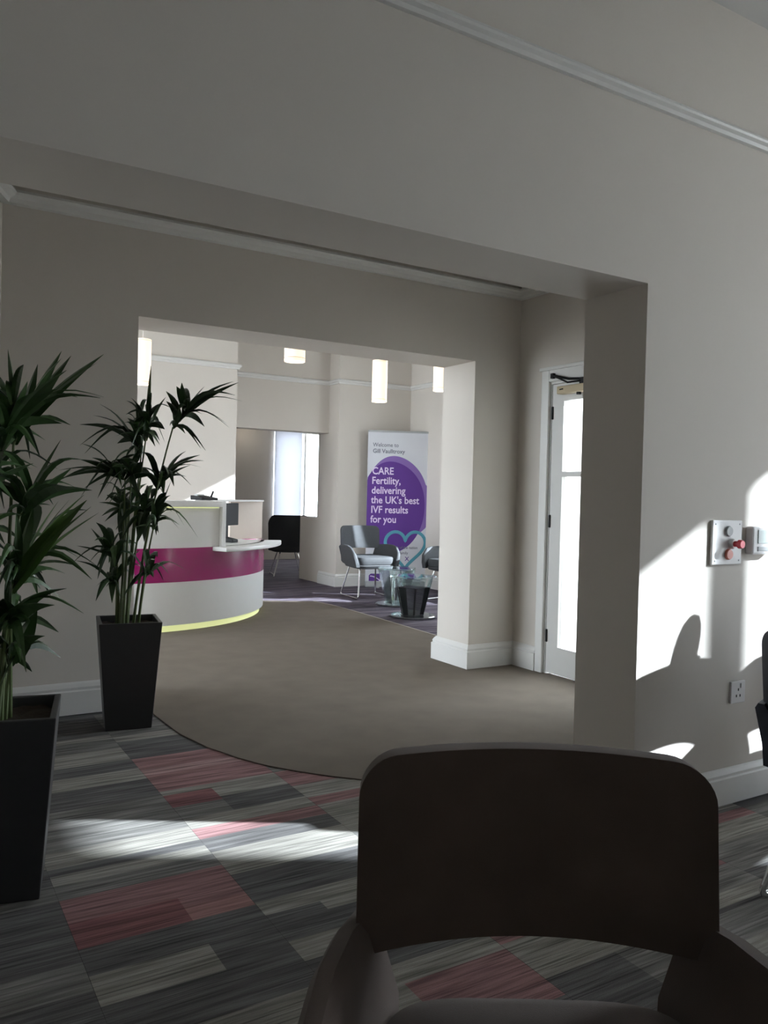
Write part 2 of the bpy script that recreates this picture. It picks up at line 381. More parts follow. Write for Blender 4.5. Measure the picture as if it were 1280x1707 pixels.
bm = bmesh.new(); tube(bm, [(x, y, .002) for x, y in arc], .003, 6); struct(fin(bm, 'trim_2', M['mat1']))
bm = bmesh.new(); tube(bm, [(x, y, .002) for x, y in far[5:10]], .005, 6); struct(fin(bm, 'trim_3', M['seam']))

# ---- rails and skirtings
struct(molding('trim_4', [(XF, YA0), (-3.4, YA0)], rail_prof(2.545, .042, .035), M['trim_a'], 1))
struct(molding('trim_5', [(XD, YA1), (XD, YB0), (.44, YB0), (-.47, YA1)], rail_prof(2.552, .065, .085), M['trim'], 1))
struct(molding('trim_6', [(3.33, 9.3), (3.33, 8.78), (-1.9, 8.78)], rail_prof(2.56, .06, .04), M['railw'], 1))
struct(molding('trim_7', [(XR, 7.65), (XR, 9.03), (4.78, 9.03), (4.78, 9.30), (3.33, 9.30)], rail_prof(2.56, .06, .04), M['railw'], 1))
struct(molding('baseboard_front', [(XF, YA0), (XJ, YA0), (XJ, YA1), (XD, YA1)], skirt_prof(.14, .016), M['trim_a'], 1))
struct(molding('baseboard_middle', [(XD, 4.135), (XD, YB0), (XBR, YB0), (XBR, YB1), (XD + .3, YB1)], skirt_prof(.165, .03), M['trim'], 1))
struct(molding('baseboard_left', [(XBL, YB1), (XBL, YB0), (.44, YB0), (-.47, YA1)], skirt_prof(.165, .024), M['trim'], 1))
struct(molding('baseboard_back', [(XR, YB1), (XR, 9.03), (4.78, 9.03), (4.78, 9.50)], skirt_prof(.16, .025), M['trim'], 1))

# ---- windows
def window(n, x, y0, y1, z0, z1, bars=(), axis='x', depth=.07, midz=None, bw=.02, fr=.045):
    w = struct(link('window_%d' % n, None))
    def bx(name, mt_, a0, a1, zz0, zz1, d0=-depth / 2, d1=depth / 2):
        if axis == 'x': return boxo(name, mt_, w, x + d0, x + d1, a0, a1, zz0, zz1)
        return boxo(name, mt_, w, a0, a1, x + d0, x + d1, zz0, zz1)
    f = fr
    bx('window_frame', M['trim'], y0, y0 + f, z0, z1); bx('window_frame', M['trim'], y1 - f, y1, z0, z1)
    bx('window_frame', M['trim'], y0 + f, y1 - f, z0, z0 + f); bx('window_frame', M['trim'], y0 + f, y1 - f, z1 - f, z1)
    for b in bars: bx('glazing_bar', M['trim'], b - bw, b + bw, z0 + f, z1 - f)
    if midz: bx('glazing_bar', M['trim'], y0 + f, y1 - f, midz - .02, midz + .02, -.03, .03)
    bx('pane', M['glass'], y0 + f, y1 - f, z0 + f, z1 - f, -.004, .004)
    return w
n = 1
window(n, 5.95, FW0 - .045, FW1, FWZ0, FWZ1, bars=(.130,), bw=.062); portal('window_right_offscreen', XF + .32, (FW0 + FW1) / 2, (FWZ0 + FWZ1) / 2, FW1 - FW0, FWZ1 - FWZ0, (-1, 0, 0)); n += 1
window(n, XR + .06, RW[0][0], RW[0][1], RZ0, RZ1, bars=(6.665,), depth=.03, bw=.012, fr=.012); n += 1
window(n, XR + .06, RW[1][0], RW[1][1], RZ0, RZ1, depth=.03, fr=.008); n += 1
for a, b in LWY:
    window(n, -2.1, a, b, .4, 2.9, bars=((a + b) / 2,)); n += 1
    portal('window_reception_left_offscreen', -2.22, (a + b) / 2, 1.65, b - a, 2.5, (1, 0, 0))
window(n, 13.2, 5.66, 6.95, .5, 2.28, bars=(6.22, 6.30), axis='y'); n += 1
window(n, YB0 + .12, 4.45, 5.5, .5, 2.3, bars=(4.97,), axis='y'); n += 1
portal('back_window_daylight', 6.3, 13.42, 1.4, 1.3, 1.8, (0, -1, 0))
portal('glazed_door_daylight', XD + .32, (DY0 + DY1) / 2, 1.0, DY1 - DY0, 1.9, (-1, 0, 0))

tb = nm('blind fabric'); bmx = tb[1]
trn = bmx.nodes.new('ShaderNodeBsdfTranslucent'); trn.inputs[0].default_value = (.66, .67, .71, 1)
mxs = bmx.nodes.new('ShaderNodeMixShader'); mxs.inputs[0].default_value = .5; tb[2].inputs['Base Color'].default_value = (.75, .76, .82, 1)
bmx.links.new(tb[2].outputs[0], mxs.inputs[1]); bmx.links.new(trn.outputs[0], mxs.inputs[2]); bmx.links.new(mxs.outputs[0], bmx.nodes['Material Output'].inputs[0])
bd = tag(link('window_blind', None), 'pale roller blind drawn down over the back room window', 'blind')
boxo('blind_fabric', tb[0], bd, 5.66, 6.18, 13.05, 13.054, .55, 2.26)
bm = bmesh.new(); tube(bm, [(5.66, 13.05, 2.27), (6.18, 13.05, 2.27)], .025, 12); fin(bm, 'roller', M['trim'], bd)
bm = bmesh.new(); box(bm, 5.66, 6.18, 13.04, 13.064, .53, .555); fin(bm, 'bottom_bar', M['trim'], bd)

# ---- glazed door with its closer
door = struct(link('door_1', None))
xl = XD + .03
archp = [(0, 0), (.022, 0), (.022, .02), (.012, .03), (.016, .06), (0, .068)]
def arch(y0, y1, z0, z1, name='architrave'):
    bm = bmesh.new(); box(bm, XD - .022, XD + .002, y0, y1, z0, z1); return fin(bm, name, M['trim'], door, bevel=.006)
arch(DY1 - .008, DY1 + .062, 0, DZ + .085); arch(DY0 - .062, DY0 + .008, 0, DZ + .085); arch(DY0 + .008, DY1 - .008, DZ - .005, DZ + .075)
bm = bmesh.new(); box(bm, XD - .034, XD - .015, DY0 - .03, DY1 + .075, DZ + .070, DZ + .092); fin(bm, 'architrave', M['trim'], door, bevel=.004)
boxo('door_lining', M['trim'], door, XD, XD + .30, DY1 - .02, DY1 - .001, 0, DZ); boxo('door_lining', M['trim'], door, XD, XD + .30, DY0 + .001, DY0 + .02, 0, DZ)
boxo('door_lining', M['trim'], door, XD, XD + .30, DY0 + .02, DY1 - .02, DZ - .02, DZ)
gy0, gy1 = DY0 + .13, 3.945
x0, x1 = XD + .004, XD + .048
leaf = link('door_leaf', None, parent=door)
boxo('door_stile', M['door'], leaf, x0, x1, gy1, DY1 - .024, .012, DZ - .024); boxo('door_stile', M['door'], leaf, x0, x1, DY0 + .024, gy0, .012, DZ - .024)
boxo('door_rail', M['door'], leaf, x0, x1, gy0, gy1, .012, .192); boxo('door_rail', M['door'], leaf, x0, x1, gy0, gy1, 1.816, DZ - .024)
boxo('door_rail', M['door'], leaf, x0, x1, gy0, gy1, 1.318, 1.352)
boxo('pane', M['glass'], leaf, x0 + .018, x0 + .026, gy0, gy1, .192, 1.318); boxo('pane', M['glass'], leaf, x0 + .018, x0 + .026, gy0, gy1, 1.352, 1.816)
for z in (1.70, .98, .215):
    bm = bmesh.new(); box(bm, XD - .006, XD + .006, DY1 - .034, DY1 - .022, z, z + .085); fin(bm, 'hinge', M['black'], door, bevel=.003)
cl = tag(link('door_closer', None), 'brass coloured door closer with black arms above the glazed door', 'door closer')
bm = bmesh.new(); box(bm, XD - .055, XD + .004, 3.60, 3.955, 1.855, 1.905); fin(bm, 'closer_body', M['bronze'], cl, bevel=.006)
bm = bmesh.new(); tube(bm, [(XD - .028, 3.78, 1.860), (XD - .028, 3.78, 1.84)], .016, 12); fin(bm, 'spindle', M['black'], cl)
bm = bmesh.new(); tube(bm, [(XD - .03, 3.72, 1.935), (XD - .05, 3.85, 1.945), (XD - .04, 4.02, 1.985)], .008, 8); fin(bm, 'arm', M['black'], cl)
bm = bmesh.new(); tube(bm, [(XD - .03, 3.72, 1.925), (XD - .09, 3.82, 1.915), (XD - .05, 3.97, 1.97)], .006, 8); fin(bm, 'arm', M['black'], cl)
bm = bmesh.new(); box(bm, XD - .045, XD - .02, 4.005, 4.03, 1.965, 2.0); fin(bm, 'arm_bracket', M['black'], cl, bevel=.004)
bm = bmesh.new(); box(bm, XD - .05, XD - .015, 3.66, 3.76, 1.900, 1.945); fin(bm, 'arm_bracket', M['black'], cl, bevel=.006)
bm = bmesh.new(); tube(bm, [(XD - .0555, 3.925, 1.882), (XD - .057, 3.895, 1.884)], .004, 6); fin(bm, 'adjusting_screw', M['black'], cl)

# ================================================================== WALL FITTINGS on the front wall
pl = thing('call_panel', 'white square wall panel with grey, red and coral push buttons', 'button panel', (2.735, YA0, 1.02))
bm = bmesh.new(); box(bm, -.088, .088, -.012, 0, -.085, .085); fin(bm, 'plate', M['plate'], pl, bevel=.003)
def disc_y(name, mtl, par, x, z, r, y0, y1, n=20):
    bm = bmesh.new(); tube(bm, [(x, y0, z), (x, (y0 + y1) / 2, z), (x, y1, z)], r, n, taper=[r, r, r * .85]); return fin(bm, name, mtl, par, smooth=True)
disc_y('grey_button', M['grey'], pl, .004, .043, .021, -.011, -.020)
mb = disc_y('button_collar', M['plate'], pl, .024, -.005, .020, -.011, -.028)
disc_y('emergency_button', M['red'], pl, .024, -.005, .011, -.024, -.048); disc_y('emergency_button', M['red'], pl, .024, -.005, .017, -.046, -.062)
disc_y('coral_button', M['coral'], pl, .006, -.046, .021, -.011, -.022)
for sx in (-.072, .072):
    for sz in (-.07, .07): disc_y('screw', M['grey'], pl, sx, sz, .0035, -.011, -.0135, 8)
th = thing('thermostat', 'grey wall thermostat with a small screen beside the button panel', 'thermostat', (2.93, YA0, 1.027))
bm = bmesh.new(); box(bm, -.068, .075, -.032, 0, -.055, .055); fin(bm, 'housing', M['plate'], th, bevel=.008)
bm = bmesh.new(); box(bm, -.035, .045, -.0345, -.031, -.012, .042); fin(bm, 'screen', M['lcd'], th, bevel=.001)
bm = bmesh.new(); box(bm, -.035, .045, -.0345, -.031, -.042, -.024); fin(bm, 'button_strip', M['grey'], th, bevel=.001)
sk = thing('wall_socket', 'white single wall socket with a switch low on the wall', 'socket', (2.835, YA0, .432))
bm = bmesh.new(); box(bm, -.043, .043, -.010, 0, -.043, .043); fin(bm, 'face_plate', M['plate'], sk, bevel=.003)
bm = bmesh.new(); box(bm, .012, .026, -.014, -.009, .016, .034); fin(bm, 'rocker_switch', M['plate'], sk, bevel=.001)
for hx, hz in ((0, .010), (-.011, -.014), (.011, -.014)):
    bm = bmesh.new(); box(bm, hx - .003, hx + .003, -.0106, -.009, hz - .005, hz + .005); fin(bm, 'pin_hole', M['black'], sk)

# ================================================================== PALMS
def planter(name, label, loc, rz):
    t = thing(name, label, 'plant', loc, rz)
    h, a, b, w = .525, .108, .147, .018
    bm = bmesh.new()
    def ring(s, z): return [bm.verts.new((x * s, y * s, z)) for x, y in ((-1, -1), (1, -1), (1, 1), (-1, 1))]
    rs = [ring(a, 0), ring(a + (b - a) * .965, h * .965), ring(b, h), ring(b - w, h), ring(b - w - .006, h - .06)]
    for p, q in zip(rs[:-1], rs[1:]):
        for k in range(4): bm.faces.new((p[k], p[(k + 1) % 4], q[(k + 1) % 4], q[k]))
    bm.faces.new(rs[0][::-1]); bm.faces.new(rs[-1])
    fin(bm, 'planter', M['pot'], t, bevel=.004)
    bm = bmesh.new()
    s = b - w - .005; nn = 9
    rr = random.Random(5)
    g = [[bm.verts.new((-s + 2 * s * i / nn, -s + 2 * s * j / nn, h - .035 + rr.uniform(-.006, .010))) for j in range(nn + 1)] for i in range(nn + 1)]
    for i in range(nn):
        for j in range(nn): bm.faces.new((g[i][j], g[i + 1][j], g[i + 1][j + 1], g[i][j + 1]))
    fin(bm, 'soil', M['soil'], t, smooth=True)
    return t
def leaflet(par, a, b, w, droop, mtl, twist=0.0, inv=None):
    """a blade from a to b (world), sagging by droop, w wide, folded along its midrib"""
    a, b = Vector(a), Vector(b); d = b - a; L = d.length
    dn = d.normalized(); side = dn.cross(Vector((0, 0, 1)))
    if side.length < .05: side = Vector((rt.x, rt.y, 0))
    side.normalize(); nrm = side.cross(dn)
    side = (Quaternion(dn, twist) @ side); nrm = (Quaternion(dn, twist) @ nrm)
    bm = bmesh.new(); N = 7; rows = []
    for i in range(N + 1):
        t = i / N
        c = a + d * t + Vector((0, 0, 1)) * max(droop, .07) * L * (1.15 * math.sin(math.pi * t ** .8))
        ww = w * .5 * (math.sin(min(1, t * 1.0 + .03) ** .62 * math.pi) ** .8 if t < 1 else 0) + .0006
        rows.append([bm.verts.new(inv @ (c - side * ww - nrm * ww * .35)), bm.verts.new(inv @ c), bm.verts.new(inv @ (c + side * ww - nrm * ww * .35))])
    for p, q in zip(rows[:-1], rows[1:]):
        for k in range(2): bm.faces.new((p[k], p[k + 1], q[k + 1], q[k]))
    return fin(bm, 'leaflet', mtl, par)

def palm(t, base, Dm, fronds, seed):
    """fronds: (foot, node, tip, [leaf tips]) measured as (right, up, away) metres from the pot's foot"""
    bpy.context.view_layer.update()
    inv = t.matrix_world.inverted()
    rr = random.Random(seed)
    o = Vector(base)
    def Wd(p):
        q = o + rt * p[0] + Vector((0, 0, 1)) * p[1] + fw0 * p[2]
        if q.x < 1.2: q.y = min(q.y, 4.345)
        return q
    for foot, node, tip, leaves in fronds:
        f0, f1, f2 = Wd(foot), Wd(node), Wd(tip)
        mid = f0.lerp(f1, .55) + (Vector((f0.x, f0.y, f1.z)) - f1) * .22
        pts = []
        for i in range(9):
            s = i / 8; pts.append(f0 * (1 - s) ** 2 + mid * 2 * s * (1 - s) + f1 * s * s)
        for i in range(1, 5): pts.append(f1.lerp(f2, i / 4))
        bm = bmesh.new(); tube(bm, [inv @ p for p in pts], .004, 7, taper=[.0075 - .0055 * i / (len(pts) - 1) for i in range(len(pts))])
        fr = fin(bm, 'frond', M['stem'], t, smooth=True)
        for k, lf in enumerate(leaves):
            tipw = Wd(lf[0]); s = lf[1]
            st = f1.lerp(f2, s)
            leaflet(fr, st, tipw, lf[2] * 1.4, lf[3], M[lf[4]], rr.uniform(-.9, .9), inv)

def mk_fronds(px0, py0, sc, spec, seed, auto=7, dflt='leafd'):
    """spec rows: foot x, node (x,y), tip (x,y), depth at the tip, leaf tips [(x,y,width,droop,mat)], all as seen square-on, in sc metres"""
    rr = random.Random(seed); out = []
    L = lambda x, y, d: ((x - px0) * sc, (py0 - y) * sc, d)
    for fx, nd, tp, dep, lv in spec:
        foot = L(fx, py0 + 4, rr.uniform(-.05, .05)); nod = L(*nd, dep * .6); tip = L(*tp, dep)
        leaves = []
        for i, q in enumerate(lv):
            x, y = q[0], q[1]; w = q[2] if len(q) > 2 else .028; dr = q[3] if len(q) > 3 else .12; mt_ = q[4] if len(q) > 4 else dflt
            s = (i + .5) / len(lv)
            leaves.append((L(x, y, dep + rr.uniform(-.12, .12)), s, w, dr, mt_))
        for k in range(auto):        # leaflets that point towards and away from the room
            s = (k + .5) / auto
            ax = nd[0] + (tp[0] - nd[0]) * s; ay = nd[1] + (tp[1] - nd[1]) * s
            sg = -1 if k % 2 else 1
            ln_ = rr.uniform(.18, .38) / sc
            leaves.append((L(ax + rr.uniform(-.35, .35) * ln_, ay + rr.uniform(-.5, .35) * ln_, dep * s + sg * rr.uniform(.10, .2)), s, rr.uniform(.014, .026), rr.uniform(.12, .3), rr.choice([dflt, 'leafd', 'leafm'])))
        out.append((foot, nod, tip, leaves))
    return out
P1 = (1.005, 4.085, 0)
p1 = planter('potted_palm', 'slender kentia palm in a tapered charcoal planter beside the white reception desk', P1, -R(9))
spec1 = [
    (222, (279, 712), (304, 678), .05, [(333, 746, .026, .25), (318, 741, .022, .2), (374, 707, .022, .28), (369, 700, .02, .25), (394, 661, .022, .2), (387, 655, .018, .22), (387, 630, .020, .06), (377, 627, .024, .12), (325, 635, .028, .1), (300, 637, .036, .02, 'leafm'), (287, 641, .036, .02, 'leafm')]),
    (214, (240, 735), (247, 690), -.05, [(246, 609, .016, .0, 'stem'), (273, 661, .030, .15, 'leafm'), (262, 740, .050, .25, 'leafm'), (276, 715, .040, .2), (222, 705, .045, .3, 'leafm'), (225, 760, .03, .2)]),
    (206, (224, 760), (214, 700), .1, [(151, 671, .034, .16), (134, 689, .030, .16), (120, 707, .028, .14), (126, 743, .024, .3), (124, 755, .014, .3), (170, 735, .03, .05), (186, 728, .04, .0), (205, 690, .04, .0), (200, 760, .045, .0), (215, 790, .04, .0)]),
    (203, (212, 800), (190, 775), -.12, [(108, 786, .022, .12), (95, 805, .018, .16), (110, 800, .02, .1), (154, 769, .03, .0), (150, 815, .035, .1), (170, 790, .05, .05), (180, 830, .045, .05), (140, 830, .03, .15)]),
    (222, (253, 815), (266, 785), .08, [(321, 753, .024, .16), (335, 764, .018, .18), (312, 772, .020, .1), (330, 775, .014, .2), (248, 785, .03, .0), (290, 790, .030, .1), (300, 805, .02, .2)]),
    (226, (258, 880), (266, 862), -.1, [(286, 800, .040, .0, 'leafm'), (331, 892, .022, .45, 'leafm'), (322, 870, .018, .4), (300, 872, .036, .25, 'leafm'), (303, 878, .02, .3)]),
    (200, (197, 935), (188, 912), -.06, [(148, 881, .040, .05), (146, 907, .026, .05), (134, 937, .022, .3), (160, 950, .016, .3), (180, 960, .022, .3), (182, 890, .03, .05)]),
    (205, (203, 850), (188, 838), .1, [(150, 838, .028, .1, 'leafm'), (146, 862, .024, .1, 'leafm'), (165, 870, .02, .1, 'leafm'), (195, 905, .04, .05), (210, 920, .045, .0), (160, 825, .026, .1)]),
    (228, (240, 962), (246, 950), .02, [(305, 948, .020, .28), (262, 958, .026, .2), (285, 952, .014, .3)]),
    (196, (198, 968), (190, 966), -.08, [(164, 976, .020, .25), (178, 978, .024, .2), (202, 985, .015, .2)]),
    (215, (232, 860), (240, 840), .0, [(255, 830, .04, .0), (220, 880, .05, .05), (245, 900, .04, .1), (258, 845, .03, .1), (235, 900, .045, .0), (262, 830, .025, .1)]),
    (210, (224, 800), (232, 775), -.15, [(250, 770, .04, .1), (262, 790, .04, .1), (205, 815, .05, .05), (240, 830, .05, .0), (215, 760, .045, .0), (238, 745, .03, .0)]),
]
palm(p1, (P1[0], P1[1], .50), 3.9, mk_fronds(214, 1040, .00297, spec1, 11, auto=15), 3)
P2 = (.281, 2.565, 0)
p2 = planter('potted_palm', 'large leafy kentia palm in the tapered charcoal planter closest to the armchair', P2, -R(12))
spec2 = [
    (-5, (8, 740), (20, 690), .05, [(57, 567, .034, .04), (77, 576, .034, .06), (105, 599, .034, .14), (149, 579, .036, .02, 'leafm'), (146, 597, .026, .06, 'leafm'), (40, 600, .03, .0), (15, 585, .04, .0), (-25, 600, .04, .1), (-50, 640, .04, .15)]),
    (-18, (0, 760), (30, 668), -.05, [(167, 661, .016, .22), (160, 655, .012, .25), (127, 623, .014, .1), (72, 750, .022, .35), (85, 700, .03, .12), (100, 650, .03, .1), (60, 640, .04, .05), (-30, 680, .04, .1), (-20, 720, .04, .05)]),
    (0, (18, 860), (34, 830), .06, [(54, 723, .024, .0), (93, 774, .034, .04), (131, 810, .036, .16), (120, 812, .03, .14), (20, 790, .04, .0), (48, 800, .05, .1), (-20, 800, .04, .1), (5, 920, .05, .1)]),
    (10, (24, 985), (44, 930), -.06, [(156, 828, .034, .0, 'leafb'), (167, 838, .030, .02, 'leafb'), (150, 850, .026, .0, 'leafb'), (115, 828, .014, .0, 'leafb'), (79, 832, .012, .0, 'leafb'), (128, 820, .012, .0, 'leafb'), (95, 880, .022, .0, 'leafb'), (60, 850, .02, .0, 'leafm'), (36, 845, .03, .0, 'leafm')]),
    (5, (14, 965), (30, 940), .08, [(151, 960, .018, .28), (140, 945, .014, .3), (88, 950, .026, .15), (60, 905, .035, .05), (20, 900, .05, .0), (45, 985, .04, .0), (-20, 920, .05, .1)]),
    (6, (14, 1045), (26, 1022), -.04, [(136, 968, .040, .14, 'leafm'), (125, 992, .042, .12, 'leafm'), (154, 1011, .018, .25), (70, 1025, .014, .2), (40, 985, .04, .1), (-10, 1000, .05, .05)]),
    (8, (12, 1110), (20, 1090), .02, [(87, 1051, .030, .18), (48, 1018, .050, .0), (70, 1068, .02, .2), (30, 1130, .025, .1), (12, 1150, .02, .1)]),
    (-25, (-35, 800), (-70, 740), .1, [(-110, 690, .03, .1), (-130, 740, .03, .2), (-120, 800, .03, .3), (-60, 660, .03, .05), (-40, 690, .035, .0), (-90, 820, .03, .2)]),
    (-20, (-30, 920), (-60, 880), -.1, [(-120, 860, .03, .15), (-110, 930, .03, .3), (-70, 820, .03, .05), (-40, 850, .04, .0), (-60, 960, .03, .2)]),
    (-10, (-8, 820), (10, 770), -.15, [(60, 770, .04, .1), (30, 740, .045, .0), (-15, 760, .045, .0), (40, 830, .04, .2), (-20, 850, .05, .1), (10, 880, .045, .05)]),
]
palm(p2, (P2[0], P2[1], .50), 2.4, mk_fronds(7, 1195, .001735, spec2, 23, auto=12, dflt='leafm'), 5)

# ================================================================== RECEPTION DESK
DC, DR = (1.734, 8.069), 1.533
def arcp(r, a): return (DC[0] + r * math.cos(R(a)), DC[1] + r * math.sin(R(a)))
def curved(name, mtl, par, r0, r1, a0, a1, z0, z1, n=40, bevel=0.0):
    bm = bmesh.new()
    pts = [arcp(r1, a0 + (a1 - a0) * i / n) for i in range(n + 1)] + [arcp(r0, a1 + (a0 - a1) * i / n) for i in range(n + 1)]
    prism(bm, pts, z0, z1)
    o = fin(bm, name, mtl, par, bevel=bevel)
    for p in o.data.polygons: p.use_smooth = True
    o.data.set_sharp_from_angle(angle=R(30)); return o
dk = thing('reception_desk', 'curved white reception desk with a magenta band and glowing plinth', 'desk')
curved('plinth', M['led'], dk, DR - .06, DR - .035, -118, -5, 0.004, .062)
curved('lower_panel', M['dwhite'], dk, DR - .03, DR, -118, 8, .060, .415)
curved('magenta_band', M['magenta'], dk, DR - .03, DR + .001, -118, 8, .415, .695)
curved('upper_panel', M['dcream'], dk, DR - .03, DR - .006, -118, -64, .695, 1.035)
curved('counter_top', M['dwhite'], dk, DR - .34, DR + .035, -118, -64, 1.035, 1.085, bevel=.006)
curved('upright_end', M['dwhite'], dk, DR - .10, DR + .030, -64, -62.4, .66, 1.085)
curved('light_strip', M['led'], dk, DR + .002, DR + .014, -118, -65, 1.026, 1.0345)
curved('work_shelf', M['dwhite'], dk, DR - .55, DR + .17, -67, -20, .660, .695, bevel=.008)
curved('inner_worktop', M['dwhite'], dk, DR - .75, DR - .03, -118, 8, .640, .660)
bm = bmesh.new(); prism(bm, [(2.86, 7.66), (3.26, 7.80), (3.25, 7.84), (2.85, 7.70)], .695, 1.075); fin(bm, 'screen_panel', M['beige'], dk, bevel=.004)
bm = bmesh.new(); prism(bm, [(2.30, 7.05), (2.42, 6.98), (3.27, 7.79), (3.25, 7.86), (2.84, 7.72)], 1.075, 1.090); fin(bm, 'top_lip', M['dwhite'], dk)
ph = thing('desk_phone', 'black desk phone with a raised handset on the reception counter', 'telephone', (2.36, 6.98, 1.09), R(20))
bm = bmesh.new()
vs = box(bm, -.09, .09, -.08, .08, 0, .02)
for v in vs[4:]: v.co.z += .02 if v.co.y > 0 else 0
fin(bm, 'base', M['black'], ph, bevel=.004)
bm = bmesh.new(); tube(bm, rnd([(.06, -.02, .03), (.09, 0, .055), (.115, .02, .075)], .03), .009, 8); fin(bm, 'handset', M['black'], ph)
bm = bmesh.new(); box(bm, -.06, .02, .02, .07, .035, .05); fin(bm, 'display', M['grey'], ph, bevel=.003)
mon = thing('computer_monitor', 'black computer monitor behind the reception desk', 'monitor', (2.74, 7.40, .695), R(38))
bm = bmesh.new(); box(bm, -.17, .17, -.014, .014, .15, .365); fin(bm, 'screen', M['black'], mon, bevel=.006)
bm = bmesh.new(); box(bm, -.025, .025, .01, .03, .01, .22); fin(bm, 'stand', M['black'], mon, bevel=.004)
bm = bmesh.new(); box(bm, -.09, .09, -.06, .08, 0, .012); fin(bm, 'stand_foot', M['black'], mon, bevel=.004)
tr = thing('card_terminal', 'small black card terminal lying on the low desk shelf', 'card terminal', (2.68, 7.23, .695), R(35))
bm = bmesh.new()
vs = box(bm, -.045, .045, -.085, .085, 0, .03)
for v in vs[4:]: v.co.z += .03 if v.co.y > 0 else 0
fin(bm, 'body', M['black'], tr, bevel=.008)
bm = bmesh.new(); tube(bm, [(-.03, .05, .058), (.03, .05, .058)], .006, 8); fin(bm, 'paper_slot', M['grey'], tr)

# ================================================================== PENDANT LAMPS
def pendant(x, y, z, label):
    t = thing('pendant_lamp', label, 'lamp', (x, y, z), 0, 'cylinder pendant lamps in the reception')
    h, r = .38, .07
    bm = bmesh.new(); n = 36; ri = [[bm.verts.new((rr_ * math.cos(2 * math.pi * k / n), rr_ * math.sin(2 * math.pi * k / n), zz)) for k in range(n)] for rr_, zz in ((r, 0), (r, h), (r - .003, h), (r - .003, 0))]
    for a, b in ((0, 1), (1, 2), (2, 3), (3, 0)):
        for k in range(n): bm.faces.new((ri[a][k], ri[a][(k + 1) % n], ri[b][(k + 1) % n], ri[b][k]))
    sh = fin(bm, 'lamp_shade', M['lampf'], t, smooth=True)
    for zz in (.022, h - .012):
        bm = bmesh.new(); tube(bm, [((r + .001) * math.cos(2 * math.pi * k / 32), (r + .001) * math.sin(2 * math.pi * k / 32), zz) for k in range(32)], .0018, 6, closed=True); fin(bm, 'shade_ring', M['beige'], t)
    bm = bmesh.new(); lathe(bm, [(r - .006, .006), (r - .006, .010)], 32); fin(bm, 'diffuser', M['lampw'], t)
    zc = 3.1 - z
    bm = bmesh.new(); tube(bm, [(0, 0, h - .01), (0, 0, zc)], .003, 6); fin(bm, 'cord', M['plate'], t)
    bm = bmesh.new(); lathe(bm, [(.05, zc - .025), (.05, zc)], 24); fin(bm, 'ceiling_rose', M['plate'], t)
    bm = bmesh.new(); tube(bm, [(-r, 0, h - .012), (r, 0, h - .012)], .002, 6); fin(bm, 'spider', M['plate'], t)
    return t
pendant(1.785, 6.93, 2.055, 'lit cylinder pendant lamp hanging at the edge of the opening above the palm')
pendant(2.29, 4.98, 2.05, 'lit cylinder pendant lamp hanging close behind the beam, only its lower end showing')
pendant(3.83, 6.45, 2.03, 'lit cylinder pendant lamp hanging whole above the welcome banner')
pendant(3.86, 5.50, 2.04, 'lit cylinder pendant lamp half hidden by the pillar')
cl2 = thing('ceiling_light', 'small square ceiling light glowing in the back room', 'light', (5.08, 12.75, 2.32))
bm = bmesh.new(); box(bm, -.11, .11, -.11, .11, -.055, .002); fin(bm, 'housing', M['lampw'], cl2, bevel=.01)
